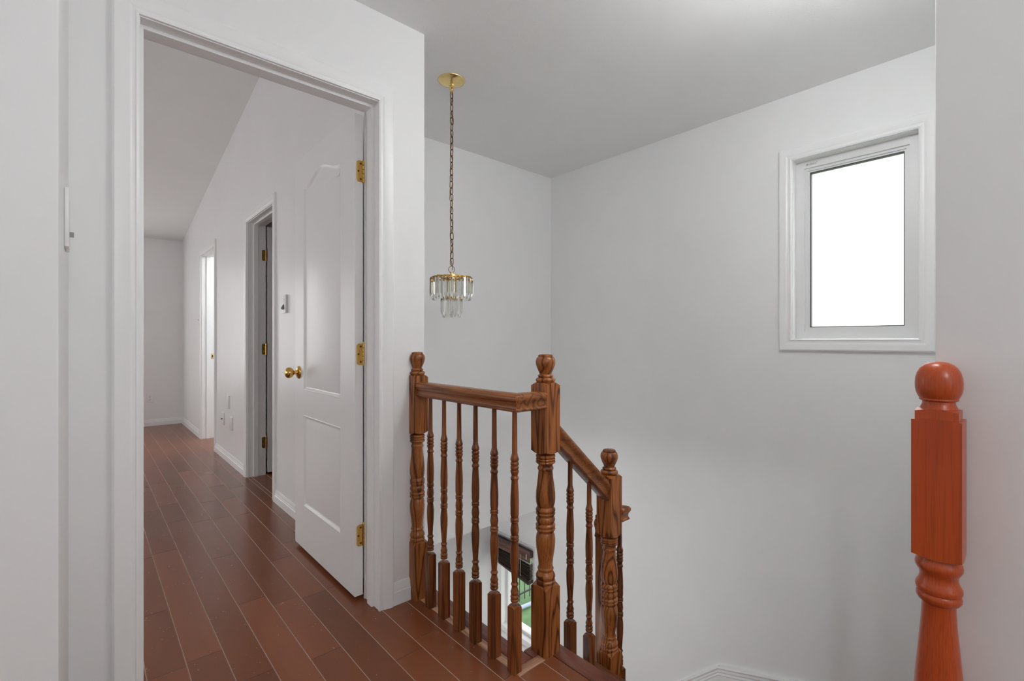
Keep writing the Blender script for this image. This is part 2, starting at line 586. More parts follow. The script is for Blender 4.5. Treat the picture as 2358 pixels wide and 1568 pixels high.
def plank(x0, x1, y0, y1):
    g = 0.0003
    c, ce = 0.0011, 0.0008
    x0 += g; x1 -= g; y0 += g; y1 -= g
    cx, cy = (x0 + x1) / 2, (y0 + y1) / 2
    hx, hy = (x1 - x0) / 2, (y1 - y0) / 2
    v = [(-hx, -hy, -.012), (hx, -hy, -.012), (hx, hy, -.012), (-hx, hy, -.012),
         (-hx, -hy, -.0012), (hx, -hy, -.0012), (hx, hy, -.0012), (-hx, hy, -.0012),
         (-hx + c, -hy + ce, 0), (hx - c, -hy + ce, 0), (hx - c, hy - ce, 0), (-hx + c, hy - ce, 0)]
    f = [(0, 1, 5, 4), (1, 2, 6, 5), (2, 3, 7, 6), (3, 0, 4, 7), (8, 9, 10, 11), (4, 5, 9, 8), (6, 7, 11, 10), (5, 6, 10, 9), (7, 4, 8, 11)]
    me = bpy.data.meshes.new('plank')
    me.from_pydata(v, [], f)
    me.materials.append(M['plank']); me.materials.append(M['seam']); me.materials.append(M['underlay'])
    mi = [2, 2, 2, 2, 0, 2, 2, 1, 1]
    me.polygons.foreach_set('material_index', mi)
    o = bpy.data.objects.new('plank', me)
    COL.objects.link(o)
    o.parent = floor
    o.location = (cx, cy, 0)

def lay_column(x0, x1, ylo, yhi, joints):
    js = sorted(j for j in joints if ylo + 0.08 < j < yhi - 0.08)
    if not js:
        js = [ylo + random.uniform(0.3, 0.8)] if yhi - ylo > 1.0 else []
    ys = list(js)
    while ys and ys[-1] < yhi - 0.5:
        ys.append(ys[-1] + random.choice([0.39, 0.62, 0.8, 1.0]))
    while ys and ys[0] > ylo + 0.5:
        ys.insert(0, ys[0] - random.choice([0.45, 0.62, 0.8]))
    ys = [ylo] + [y for y in ys if ylo + 0.06 < y < yhi - 0.06] + [yhi]
    for a, b in zip(ys, ys[1:]):
        if b - a > 0.004:
            plank(x0, x1, a, b)

for i in range(-7, 10):
    a, b = PX0 + i * PW, PX0 + (i + 1) * PW
    js = JOINTS.get(i, [])
    if i <= -2:
        # hall only up to the left wall, bedroom beyond it
        lay_column(a, b, -1.3, L_Y, js)
        lay_column(a, b, A_BACK, E_Y, js)
    elif i <= 6:
        lay_column(a, b, -1.3, E_Y, js)
    elif i == 7:
        lay_column(a, b, -1.3, A_Y, [1.52, 0.6])
        lay_column(a, R_X, A_BACK, E_Y, js)
    elif i == 8:
        lay_column(a, 1.042, -1.3, A_Y, [0.35])
    elif i == 9:
        lay_column(1.042, 1.146, -1.3, 1.127, [0.72])
lay_column(1.146, 1.196, -1.3, 1.127, [0.2])
# planks running on through the two bedroom doorways
for (d0, d1) in ((D2[0], D2[1]), (D3[0], D3[1])):
    plank(R_X, 0.984, d0, d1)
    for k in range(5):
        lay_column(0.984 + k * PW, 0.984 + (k + 1) * PW, d0 if k == 0 else d0 - 0.3, d1 if k == 0 else d1 + 0.3, [d0 + 0.12 + 0.1 * k])

# filler strips and nosing round the stair opening
m = MB(); m.box(1.042, 1.074, 1.127, 1.745, -0.012, -0.0005)
m.build('filler_strip', 'raw_y', floor, origin=(1.058, 1.4, 0))
m = MB(); m.box(1.0425, 1.21, 1.128, 1.1625, -0.012, 0.0003)
m.build('filler_strip', 'raw_x', floor, origin=(1.1, 1.145, 0))
def nosing(x0, x1, y0, y1, side):
    m = MB()
    m.bbox(x0, x1, y0, y1, -0.030, 0.002, 0.009)
    m.build('stair_nosing', 'nosing', floor, smooth=40, origin=((x0 + x1) / 2, (y0 + y1) / 2, 0))
nosing(1.073, 1.137, 1.162, 1.80, 'x')
nosing(1.137, 1.262, 1.163, 1.215, 'y')
nosing(1.196, 1.263, 0.10, 1.165, 'x')
one('fascia_board', 'trim', floor, 1.122, 1.13, 1.215, F_Y, -0.258, -0.03)

# ------------------------------------------------------------------ trim
CASING = [(0, 0), (0, 0.009), (0.006, 0.011), (0.010, 0.009), (0.016, 0.009), (0.024, 0.013), (0.032, 0.014), (0.045, 0.017), (0.056, 0.017), (0.062, 0.013), (0.062, 0)]

def casing3(m, plane, face, a0, a1, head, sgn, z0=0.0, prof=CASING):
    """three sided door casing; plane 'y' (wall faces y) or 'x'; a0,a1 inner edges"""
    def P(a, z):
        return (a, face, z) if plane == 'y' else (face, a, z)
    def V(a, z):
        return (a, 0, z) if plane == 'y' else (0, a, z)
    t = (0, sgn, 0) if plane == 'y' else (sgn, 0, 0)
    path = [(P(a0, z0), V(-1, 0), t), (P(a0, head), V(-1, 1), t), (P(a1, head), V(1, 1), t), (P(a1, z0), V(1, 0), t)]
    m.sweep(path, prof)

def casing4(m, plane, face, a0, a1, z0, z1, sgn, prof=CASING):
    def P(a, z):
        return (a, face, z) if plane == 'y' else (face, a, z)
    def V(a, z):
        return (a, 0, z) if plane == 'y' else (0, a, z)
    t = (0, sgn, 0) if plane == 'y' else (sgn, 0, 0)
    path = [(P(a0, z0), V(-1, -1), t), (P(a0, z1), V(-1, 1), t), (P(a1, z1), V(1, 1), t), (P(a1, z0), V(1, -1), t)]
    m.sweep(path, prof, closed=True)

BASE = [(0, 0), (0.014, 0), (0.014, 0.046), (0.011, 0.050), (0.011, 0.056), (0.008, 0.062), (0.008, 0.070), (0.004, 0.079), (0, 0.080)]
def baseboard(name, p0, p1, out, label, h=1.0):
    m = MB()
    m.sweep([(p0, out, (0, 0, h)), (p1, out, (0, 0, h))], BASE)
    o = m.build(name, 'trim', smooth=25)
    struct(o, label)
baseboard('baseboard_right', (R_X, A_BACK, 0), (R_X, 3.438, 0), (-1, 0, 0), 'white baseboard behind the open door')
baseboard('baseboard_right', (R_X, 4.250, 0), (R_X, 5.396, 0), (-1, 0, 0), 'white baseboard between the bedroom doorways')
baseboard('baseboard_right', (R_X, 6.232, 0), (R_X, E_Y, 0), (-1, 0, 0), 'white baseboard by the bedroom corner')
baseboard('baseboard_end', (-2.6, E_Y, 0), (R_X, E_Y, 0), (0, -1, 0), 'white baseboard of the bedroom end wall')
baseboard('baseboard_door', (0.936, A_Y, 0), (1.016, A_Y, 0), (0, -1, 0), 'short white baseboard beside the newel', 1.12)
baseboard('baseboard_right', (B_X, -1.5, 0), (B_X, 0.10, 0), (-1, 0, 0), 'white baseboard of the near wall', 1.12)

# ------------------------------------------------------------------ doors
def hinge(parent, org, leafdir, pin, z, zh=0.05):
    """butt hinge: plate lying on the door edge, knuckle barrel beside it.
    org = (x,y) of the knuckle; leafdir = unit vector in which the plate runs; pin = plate normal"""
    m = MB()
    L, w, th = 0.089, 0.030, 0.002
    ld, nn = Vector((*leafdir, 0)), Vector((*pin, 0))
    o = Vector((org[0], org[1], z))
    pts = []
    rad = 0.012
    pts.append((0.004, -L / 2)); pts.append((w - rad, -L / 2))
    for k in range(1, 4):
        a = -math.pi / 2 + k * math.pi / 8
        pts.append((w - rad + rad * math.cos(a), -L / 2 + rad + rad * math.sin(a)))
    pts.append((w, -L / 2 + rad)); pts.append((w, L / 2 - rad))
    for k in range(1, 4):
        a = k * math.pi / 8
        pts.append((w - rad + rad * math.cos(a), L / 2 - rad + rad * math.sin(a)))
    pts.append((w - rad, L / 2)); pts.append((0.004, L / 2))
    vs = [o + ld * a + Vector((0, 0, b)) for a, b in pts] + [o + ld * a + Vector((0, 0, b)) + nn * th for a, b in pts]
    n = len(pts)
    fs = [list(range(n))[::-1], [n + i for i in range(n)]] + [(i, (i + 1) % n, n + (i + 1) % n, n + i) for i in range(n)]
    m.add(vs, fs, 0)
    for sx, sz in ((0.012, 0.032), (0.022, 0.0), (0.012, -0.032)):
        c = o + ld * sx + Vector((0, 0, sz)) + nn * th
        m.lathe_dir(c, nn, [(0.0042, -0.001), (0.0042, 0.0008), (0.001, 0.0009)], 10, 1)
    k0 = o + nn * 0.001
    step = L / 5
    for i in range(5):
        m.lathe(k0.x, k0.y, [(0.0045, z - L / 2 + i * step + 0.0006), (0.0062, z - L / 2 + i * step + 0.0015),
                             (0.0062, z - L / 2 + (i + 1) * step - 0.0015), (0.0045, z - L / 2 + (i + 1) * step - 0.0006)], 14)
    m.lathe(k0.x, k0.y, [(0.0035, z - L / 2 - 0.004), (0.0035, z + L / 2 + 0.004), (0.002, z + L / 2 + 0.007)], 12)
    return m.build('hinge', ['brass', 'screw'], parent, smooth=40, origin=tuple(o))

def poly_offset(pts, d):
    n = len(pts)
    out = []
    for i in range(n):
        p0, p1, p2 = Vector(pts[i - 1]), Vector(pts[i]), Vector(pts[(i + 1) % n])
        a = (p1 - p0).normalized(); b = (p2 - p1).normalized()
        na, nb = Vector((-a.y, a.x)), Vector((-b.y, b.x))
        k = (na + nb) / (1 + na.dot(nb))
        q = p1 + k * d
        out.append((q.x, q.y))
    return out

def door_leaf(parent, org, sdir, ndir, width, zb, zt, thick=0.035, s_scale=1.0):
    """moulded two-panel door, camel-top upper panel. org: hinge-side bottom corner of the visible face,
    sdir along the width, ndir out of the visible face"""
    S, Nn = Vector((*sdir, 0)), Vector((*ndir, 0))
    O = Vector((*org, 0))
    def W(s, z, d=0.0):
        return O + S * s + Vector((0, 0, z)) + Nn * d
    s0, s1 = 0.147 * s_scale, 0.620 * s_scale
    mid = (s0 + s1) / 2
    up = [(s0, 0.826), (s1, 0.826)]
    for i in range(0, 25):
        t = i / 24
        s = s1 + (s0 - s1) * t
        x = abs(s - mid) / ((s1 - s0) / 2)
        k = 0.5 + 0.5 * math.cos(math.pi * min(1, max(0, x / 0.93)))
        up.append((s, 1.858 + 0.052 * k))
    lo = [(s0, 0.236), (s1, 0.236), (s1, 0.700), (s0, 0.700)]
    m = MB()
    outer = [(0, zb), (width, zb), (width, zt), (0, zt)]
    polys = [outer, up, lo]
    flat = [p for q in polys for p in q]
    tris = tessellate_polygon([[Vector((p[0], p[1], 0)) for p in q] for q in polys])
    m.add([W(*p) for p in flat], [tuple(t) for t in tris])
    b0 = [W(*p) for p in outer]; b1 = [W(p[0], p[1], -thick) for p in outer]
    m.add(b0 + b1, [(4, 5, 6, 7)] + [(i, (i + 1) % 4, 4 + (i + 1) % 4, 4 + i) for i in range(4)])
    for q in (up, lo):
        loops, dep = [q], [0]
        for ins, d in ((0.003, 0.0016), (0.006, 0.0), (0.013, -0.007), (0.018, -0.0085), (0.024, -0.007), (0.050, -0.0015)):
            loops.append(poly_offset(q, ins)); dep.append(d)
        n = len(q)
        vs = [W(p[0], p[1], d) for l, d in zip(loops, dep) for p in l]
        fs = []
        for i in range(len(loops) - 1):
            for k in range(n):
                fs.append((i * n + k, i * n + (k + 1) % n, (i + 1) * n + (k + 1) % n, (i + 1) * n + k))
        fs.append([(len(loops) - 1) * n + k for k in range(n)])
        m.add(vs, fs)
    return m.build('door_leaf', 'door', parent, smooth=20, origin=tuple(W(0, zb)))

def jamb(parent, plane, lo, hi, head, f0, f1, stop0, stop1):
    """door jamb lining (clear opening lo..hi, head) between faces f0..f1 plus a stop bead"""
    m = MB()
    def bx(a0, a1, b0, b1, z0, z1):
        if plane == 'y': m.box(a0, a1, b0, b1, z0, z1)
        else: m.box(b0, b1, a0, a1, z0, z1)
    t = 0.018
    bx(lo - t, lo, f0, f1, 0, head + t); bx(hi, hi + t, f0, f1, 0, head + t); bx(lo, hi, f0, f1, head, head + t)
    m.build('jamb', 'trim', parent)
    m = MB()
    s = 0.011
    bx(lo, lo + s, stop0, stop1, 0, head); bx(hi - s, hi, stop0, stop1, 0, head); bx(lo + s, hi - s, stop0, stop1, head - s, head)
    m.build('door_stop', 'trim', parent)

# --- door_1 : the doorway in front
d1 = struct_empty('door_1', (0.496, A_Y, 0), 'open white two-panel door and its cased doorway')
m = MB(); casing3(m, 'y', A_Y, 0.119, 0.875, 2.038, -1)
m.build('casing', 'trim', d1, smooth=22)
m = MB(); casing3(m, 'y', A_BACK, 0.119, 0.873, 2.038, 1)
m.build('casing', 'trim', d1, smooth=22)
jamb(d1, 'y', 0.122, 0.877, 2.035, A_Y, A_BACK, 1.822, 1.862)
leaf = door_leaf(d1, (0.833, 1.907), (0, 1), (-1, 0), 0.750, 0.018, 2.022)
for z in (1.785, 1.023, 0.268):
    hinge(leaf, (0.8700, 1.9065), (-1, 0), (0, -1), z)
m = MB()
kz, ky = 0.914, 1.907 + 0.690
m.lathe_dir((0.833, ky, kz), (-1, 0, 0), [(0.033, 0), (0.033, 0.003), (0.030, 0.007), (0.022, 0.010), (0.012, 0.012), (0.0105, 0.018), (0.0105, 0.026), (0.014, 0.030),
    (0.022, 0.034), (0.0265, 0.041), (0.028, 0.049), (0.0265, 0.057), (0.022, 0.063), (0.015, 0.067), (0.013, 0.068)], 28)
kb = m.build('door_knob', 'brass', leaf, smooth=40, origin=(0.833, ky, kz))

# --- door_2, door_3 in the long wall
def side_door(name, d, label, zt=2.006):
    lo, hi = d[0] + 0.018, d[1] - 0.018
    e = struct_empty(name, (R_X, (lo + hi) / 2, 0), label)
    m = MB(); casing3(m, 'x', R_X, lo - 0.004, hi + 0.004, zt + 0.004, -1)
    m.build('casing', 'trim', e, smooth=22)
    jamb(e, 'x', lo, hi, zt, R_X, A_END, 1.000, 1.030)
    return e, lo, hi
d2, lo2, hi2 = side_door('door_2', D2, 'inward opened white door of the nearer bedroom doorway')
lf = door_leaf(d2, (A_END + 0.014, hi2 - 0.012), (1, 0), (0, -1), 0.685, 0.018, 1.996, s_scale=0.92)
for z in (1.763, 1.010, 0.262):
    hinge(d2, (A_END + 0.001, hi2 - 0.003), (-1, 0), (0, -1), z)
d3, lo3, hi3 = side_door('door_3', D3, 'brightly lit doorway near the bedroom corner')
m = MB()
m.bbox(1.045, 1.070, hi3 - 0.0025, hi3 - 0.0005, 0.875, 0.935, 0.0008)
st = m.build('strike_plate', 'brass_light', d3, smooth=40, origin=(1.0575, hi3, 0.905))
m = MB(); m.box(1.052, 1.063, hi3 - 0.0032, hi3 - 0.0024, 0.892, 0.918)
m.build('latch_hole', 'slot', st, origin=(1.0575, hi3, 0.892))

# ------------------------------------------------------------------ windows
def bead_frame(m, x0, x1, y0, y1, z0, z1, w):
    m.box(x0, x1, y0, y0 + w, z0, z1); m.box(x0, x1, y1 - w, y1, z0, z1)
    m.box(x0, x1, y0 + w, y1 - w, z0, z0 + w); m.box(x0, x1, y0 + w, y1 - w, z1 - w, z1)

w1 = struct_empty('window_1', (W_X, 0.64, 1.09), 'bright white-framed window of the stairwell')
Y0, Y1, Z0, Z1 = 0.384, 0.905, 1.088, 2.040       # inner edges of casing
WCAS = [(0, 0), (0, 0.010), (0.006, 0.013), (0.012, 0.010), (0.020, 0.010), (0.030, 0.015), (0.040, 0.017), (0.054, 0.019), (0.060, 0.016), (0.062, 0.0)]
m = MB(); casing4(m, 'x', W_X, Y0, Y1, Z0, Z1, -1, WCAS)
m.build('casing', 'trim', w1, smooth=22)
m = MB(); bead_frame(m, W_X, W_X + 0.15, WIN1[0], WIN1[1], WIN1[2], WIN1[3], 0.012)
m.build('reveal', 'trim', w1)
m = MB(); bead_frame(m, W_X + 0.055, W_X + 0.12, Y0 + 0.001, Y1 - 0.001, Z0 + 0.001, Z1 - 0.001, 0.040)
bead_frame(m, W_X + 0.066, W_X + 0.12, Y0 + 0.040, Y1 - 0.040, Z0 + 0.040, Z1 - 0.040, 0.014)
bead_frame(m, W_X + 0.074, W_X + 0.12, Y0 + 0.054, Y1 - 0.054, Z0 + 0.054, Z1 - 0.054, 0.008)
fr = m.build('sash_frame', 'vinyl', w1)
m = MB(); bead_frame(m, W_X + 0.078, W_X + 0.10, Y0 + 0.062, Y1 - 0.062, Z0 + 0.062, Z1 - 0.062, 0.004)
m.build('gasket', 'gasket', fr)
m = MB(); m.box(W_X + 0.086, W_X + 0.09, Y0 + 0.062, Y1 - 0.062, Z0 + 0.062, Z1 - 0.062)
m.build('pane', 'pane', w1)
# small printed maker's mark on the frame (illegible in the photograph): emblem, bars, underline, dot
m = MB()
fx = W_X + 0.0548
yb, zb = Y1 - 0.050, Z1 - 0.026
def mark(dy0, dy1, dz0, dz1): m.box(fx - 0.0002, fx + 0.0001, yb - dy1, yb - dy0, zb + dz0, zb + dz1)
mark(0.000, 0.004, 0.001, 0.006); mark(0.005, 0.008, 0.000, 0.008); mark(0.009, 0.013, 0.002, 0.006); mark(0.000, 0.013, -0.003, -0.0022)
for k in range(6):
    mark(0.017 + k * 0.0042, 0.0186 + k * 0.0042, -0.002, 0.006 if k % 2 else 0.0075)
mark(0.017, 0.026, 0.008, 0.009); mark(0.048, 0.0505, 0.007, 0.0105); mark(0.043, 0.047, 0.000, 0.005)
m.build('printed_mark', 'greytoggle', fr)

# lower window with its outside
w2 = struct_empty('window_2', (W_X, 3.09, -1.5), 'white-framed window of the floor below, looking on a lawn')
m = MB(); bead_frame(m, W_X - 0.012, W_X + 0.15, WIN2[0] - 0.03, WIN2[1] + 0.03, WIN2[2] - 0.03, WIN2[3] + 0.03, 0.045)
m.build('window_frame', 'trim', w2)
m = MB(); bead_frame(m, W_X + 0.05, W_X + 0.10, WIN2[0] + 0.015, WIN2[1] - 0.015, WIN2[2] + 0.015, WIN2[3] - 0.015, 0.024)
m.build('sash_frame', 'vinyl', w2)
m = MB(); m.box(W_X + 0.07, W_X + 0.074, WIN2[0] + 0.03, WIN2[1] - 0.03, WIN2[2] + 0.03, WIN2[3] - 0.03)
m.build('pane', 'pane', w2)
m = MB(); m.bbox(W_X - 0.05, W_X, WIN2[0] - 0.06, WIN2[1] + 0.06, WIN2[2] - 0.055, WIN2[2] - 0.03, 0.004)
m.build('window_sill', 'trim', w2, smooth=35)
# unseen windows letting daylight in; those of hall, lower and far room are added
for nm, pl, h, fa in (('window_3', 'x', WIN3, W_X), ('window_4', 'y', WIN4, E_Y), ('window_5', 'x', WIN5, -2.6), ('window_6', 'y', WIN6, HB), ('window_7', 'x', WIN7, -3.0)):
    e = struct_empty(nm, (fa, h[0], h[2]) if pl == 'x' else (h[0], fa, h[2]), 'unseen plain white-framed window letting daylight in')
    t = MB(); bead_frame(t, fa + 0.02 if fa > 0 else fa - 0.12, fa + 0.12 if fa > 0 else fa - 0.02, h[0], h[1], h[2], h[3], 0.05)
    mid = (h[0] + h[1]) / 2
    t.box(fa + 0.04 if fa > 0 else fa - 0.1, fa + 0.09 if fa > 0 else fa - 0.05, mid - 0.025, mid + 0.025, h[2] + 0.05, h[3] - 0.05)
    if pl == 'y':
        t.v = [(p[1], p[0], p[2]) for p in t.v]
    t.build('window_frame', 'trim', e)

# ------------------------------------------------------------------ outside the lower window
m = MB(); m.box(4.62, 22, -6, 22, -3.1, -3.0)
tag(m.build('lawn', 'grass'), 'green lawn seen through the lower window', 'lawn', kind='stuff')
m = MB(); m.box(W_X + 0.17, W_X + 0.4, -6, 22, -3.1, -2.98)
pv = m.build('paving_strip', 'stone')
tag(pv, 'grey stone paving strip along the house wall outside', 'paving')
m = MB(); m.box(W_X + 0.4, 4.62, -6, 22, -3.1, -2.985)
tag(m.build('patio', 'stone'), 'grey stone patio at the edge of the lawn', 'patio')
fy = 5.48
fence = thing('iron_fence', (5.3, fy, -3.0), 'thin black iron bar fence standing on the lawn', 'fence')
for k in range(24):
    o = MB(); o.lathe(4.4 + k * 0.11, fy, [(0.008, -2.99), (0.008, -1.75), (0.002, -1.70)], 6)
    o.build('fence_bar', 'iron', fence, origin=(4.4 + k * 0.11, fy, -2.99))
for z in (-1.85, -2.88):
    one('fence_rail', 'iron', fence, 4.3, 7.1, fy - 0.012, fy + 0.012, z - 0.012, z + 0.012)
m = MB(); m.tube([(4.75, 5.30, -2.955), (5.6, 5.22, -2.955), (6.5, 5.0, -2.955)], 0.03, 10)
tag(m.build('garden_pipe', 'hose', smooth=40), 'blue grey pipe lying on the lawn before the fence', 'pipe')

# ------------------------------------------------------------------ blind on the lower window
bl = thing('window_blind', (W_X - 0.05, 3.10, -0.9), 'dark brown slatted blind, drawn up and hanging crooked, on the lower window', 'blind')
m = MB(); m.bbox(W_X - 0.075, W_X - 0.060, 2.858, 3.342, -0.765, -0.678, 0.004)
m.build('valance', 'valance', bl, smooth=35)
m = MB(); m.box(W_X - 0.058, W_X - 0.012, 2.87, 3.33, -0.74, -0.69)
m.build('head_rail', 'blind', bl)
ya, yb2 = 2.862, 3.338
za, zb2 = -0.800, -0.785
for k in range(10):
    dz = k * 0.0095
    near, far = za - dz * 1.35, zb2 - dz * 1.0 + 0.012
    m = MB()
    x0, x1 = W_X - 0.078, W_X - 0.026
    vs = []
    for x, z_ in ((x0, 0.0), ((x0 + x1) / 2, 0.004), (x1, 0.0)):
        for y, zz_ in ((ya, near), (yb2, far)):
            vs.append((x, y, zz_ + z_)); vs.append((x, y, zz_ + z_ + 0.003))
    fs = [(0, 2, 6, 4), (4, 6, 10, 8), (1, 5, 7, 3), (5, 9, 11, 7), (0, 1, 3, 2), (8, 10, 11, 9), (0, 4, 5, 1), (4, 8, 9, 5), (2, 3, 7, 6), (6, 7, 11, 10)]
    m.add(vs, fs)
    m.build('slat', 'blind', bl, origin=(W_X - 0.05, 3.1, near))
m = MB()
dz = 0.105
vs = []
for x in (W_X - 0.082, W_X - 0.022):
    for y, z in ((ya, za - 0.148), (yb2, zb2 - 0.098), (yb2, zb2 - 0.082), (ya, za - 0.130)):
        vs.append((x, y, z))
m.add(vs, [(0, 1, 2, 3), (4, 7, 6, 5), (0, 4, 5, 1), (1, 5, 6, 2), (2, 6, 7, 3), (3, 7, 4, 0)])
m.build('bottom_rail', 'blind', bl, origin=(W_X - 0.05, 3.1, za - 0.14))
for y in (2.95, 3.24):
    m = MB(); m.tube([(W_X - 0.083, y, -0.72), (W_X - 0.085, y, -0.80), (W_X - 0.084, y + 0.006, -0.86), (W_X - 0.086, y - 0.004, -0.90)], 0.0016, 6)
    m.build('lift_cord', 'cream', bl)
m = MB(); m.tube([(W_X - 0.079, 2.885, -0.70), (W_X - 0.079, 2.885, -0.745)], 0.003, 6)
m.build('tilt_clip', 'plastic', bl)

# ------------------------------------------------------------------ stairs
RISE = 0.193
stairs = thing('staircase', (1.9, 0.7, LOW), 'brown wooden staircase turning down by the window wall', 'staircase')
def tread(poly, z):
    m = MB()
    n = len(poly)
    vs = [(x, y, z - 0.028) for x, y in poly] + [(x, y, z) for x, y in poly]
    m.add(vs, [list(range(n))[::-1], [n + i for i in range(n)]] + [(i, (i + 1) % n, n + (i + 1) % n, n + i) for i in range(n)])
    m.build('tread', 'tread', stairs, origin=(poly[0][0], poly[0][1], z))
def riser(p, q, z1, z0):
    m = MB()
    d = Vector((q[0] - p[0], q[1] - p[1], 0)).normalized()
    nn = Vector((-d.y, d.x, 0)) * 0.015
    a, b = Vector((*p, 0)), Vector((*q, 0))
    vs = [a, b, b + nn, a + nn]
    vs = [v + Vector((0, 0, z0)) for v in vs] + [v + Vector((0, 0, z1)) for v in vs]
    m.add(vs, [(3, 2, 1, 0), (4, 5, 6, 7), (0, 1, 5, 4), (1, 2, 6, 5), (2, 3, 7, 6), (3, 0, 4, 7)])
    m.build('riser', 'trim', stairs)
tread([(1.252, B_Y + 0.02), (1.51, B_Y + 0.02), (1.51, 1.235), (1.252, 1.235)], -RISE)
riser((1.265, B_Y + 0.02), (1.265, 1.16), -0.032, -RISE - 0.02)
PV = (1.585, 1.175)          # winders turn round this post
WY = W_X - 0.022
def wind(p, q, extra, lvl):
    tread([p] + extra + [q, PV], -lvl * RISE)
    riser(p, PV, -(lvl - 1) * RISE - 0.028, -lvl * RISE - 0.02)
tread([(1.49, B_Y + 0.02), (1.95, B_Y + 0.02), PV, (1.49, 1.235)], -2 * RISE)
riser((1.492, B_Y + 0.02), (1.492, 1.16), -RISE - 0.028, -2 * RISE - 0.02)
wind((1.93, B_Y + 0.02), (2.52, B_Y + 0.02), [], 3)
wind((2.50, B_Y + 0.02), (WY, 0.62), [(WY, B_Y + 0.02)], 4)
wind((WY, 0.60), (WY, 1.175), [], 5)
yy = 1.15
for k in range(6, 14):
    tread([(1.585, yy), (WY, yy), (WY, yy + 0.235), (1.585, yy + 0.235)], -k * RISE)
    riser((WY, yy + 0.005), (1.585, yy + 0.005), -(k - 1) * RISE - 0.028, -k * RISE - 0.02)
    yy += 0.21
m = MB()
pts = [(1.20, -1.10), (2.95, -2.66), (2.95, LOW), (1.20, LOW)]
vs = [(1.575, y, z) for y, z in pts] + [(1.60, y, z) for y, z in pts]
m.add(vs, [(0, 1, 2, 3), (7, 6, 5, 4), (0, 4, 5, 1), (1, 5, 6, 2), (2, 6, 7, 3), (3, 7, 4, 0)])
m.build('stringer', 'trim', stairs)
one('stringer', 'oak_x', stairs, 1.262, 1.575, 1.17, 1.20, -0.62, -0.222)

# skirt board on the window wall (moulded cap, bent where the flight steepens)
path2 = [(0.15, -0.493), (1.302, -0.853), (3.1, -2.507)]
SK = [(0.0, 0.0), (0.018, -0.002), (0.020, -0.012), (0.016, -0.021), (0.011, -0.024), (0.013, -0.036), (0.010, -0.044), (0.012, -0.056), (0.009, -0.062), (0.009, -0.20), (0, -0.20)]
m = MB()
fr_ = [((W_X, y, z), (-1, 0, 0), (0, 0, 1)) for y, z in path2]
m.sweep(fr_, SK)
struct(m.build('trim_1', 'trim', smooth=22), 'white moulded stair skirt on the window wall')
m = MB()
m.sweep([((W_X - 0.009, y, z - 0.118), (-1, 0, 0), (0, 0, 1)) for y, z in path2], [(0, 0), (0.006, -0.002), (0.010, -0.012), (0.010, -0.2), (0, -0.2)])
struct(m.build('trim_2', 'trim', smooth=22), 'lower step of the white stair skirt')

# ------------------------------------------------------------------ newels and balusters
FINIAL = [(0.0305, 0.9350), (0.0335, 0.9390), (0.0346, 0.9430), (0.0335, 0.9470), (0.0290, 0.9505), (0.0240, 0.9520), (0.0262, 0.9545), (0.0275, 0.9570), (0.0262, 0.9600), (0.0225, 0.9622),
          (0.0208, 0.9640), (0.0225, 0.9690), (0.0262, 0.9770), (0.0305, 0.9870), (0.0335, 0.9960), (0.0346, 1.0035), (0.0340, 1.0110), (0.0315, 1.0180), (0.0282, 1.0222), (0.0255, 1.0232),
          (0.0258, 1.0260), (0.0252, 1.0285), (0.0215, 1.0312), (0.0120, 1.0325), (0.0, 1.0328)]
def px_prof(rows, scale, v0, ppm, eye=EYE, unit=None):
    """rows (zoomed y, half width) read off the photograph -> (radius, height)"""
    return [(hw / scale / ppm, eye - (v0 + y / scale - 784) / ppm) for y, hw in rows]
T1 = px_prof([(28, 118), (36, 132), (58, 136), (70, 132), (78, 119), (86, 132), (97, 136), (106, 131), (113, 119), (121, 133), (133, 138), (146, 133), (160, 112), (172, 102), (188, 98), (202, 102), (211, 110),
              (222, 112), (234, 110), (246, 103), (262, 99), (350, 107), (450, 121), (560, 133), (630, 136), (690, 132), (730, 123), (752, 114), (766, 122), (784, 134), (800, 137), (814, 133),
              (822, 119), (832, 133), (845, 136), (858, 131), (872, 120), (884, 118), (900, 127), (928, 134), (955, 128), (972, 116), (980, 114), (990, 128), (1004, 137), (1022, 136), (1034, 120),
              (1044, 133), (1060, 137), (1078, 130), (1094, 114), (1104, 110), (1116, 116), (1140, 126), (1190, 134), (1240, 135), (1300, 131), (1370, 123), (1450, 109), (1550, 98)], 6.033, 1040, 660.7)
T2 = px_prof([(112, 90), (126, 92), (134, 99), (145, 102), (156, 99), (166, 92), (176, 92), (200, 108), (222, 120), (240, 123), (256, 119), (270, 107), (278, 108), (290, 121), (304, 123), (318, 118),
              (324, 107), (332, 119), (346, 122), (360, 119), (372, 112)], 5.445, 1280, 660.7)
TURN = (T1 + T2)[::-1]      # bottom to top

def newel(parent, cx, cy, dz, base, mat='oak', k=1.0, clipy=None):
    m = MB()
    hw = 0.0355 * k
    m.turned_block(cx, cy, hw, base, 0.2375 + dz, kt=0.75, kb=0, rt=0.031 * k)
    m.lathe(cx, cy, [(0.028 * k, TURN[0][1] + dz - 0.003)] + [(r * k, z + dz) for r, z in TURN], 32)
    m.turned_block(cx, cy, hw, 0.690 + dz, 0.9352 + dz, kt=0.75, kb=0.65, rt=0.031 * k, rb=0.031 * k)
    if clipy is not None:
        m.v = [(p[0], min(p[1], clipy), p[2]) for p in m.v]
    o = m.build('newel_post', mat, parent, smooth=32, origin=(cx, cy, base))
    f = MB(); f.lathe(cx, cy, [(r * k, z + dz) for r, z in FINIAL], 32)
    if clipy is not None:
        f.v = [(p[0], min(p[1], clipy), p[2]) for p in f.v]
    f.build('finial', mat, o, smooth=40, origin=(cx, cy, 0.935 + dz))
    return o

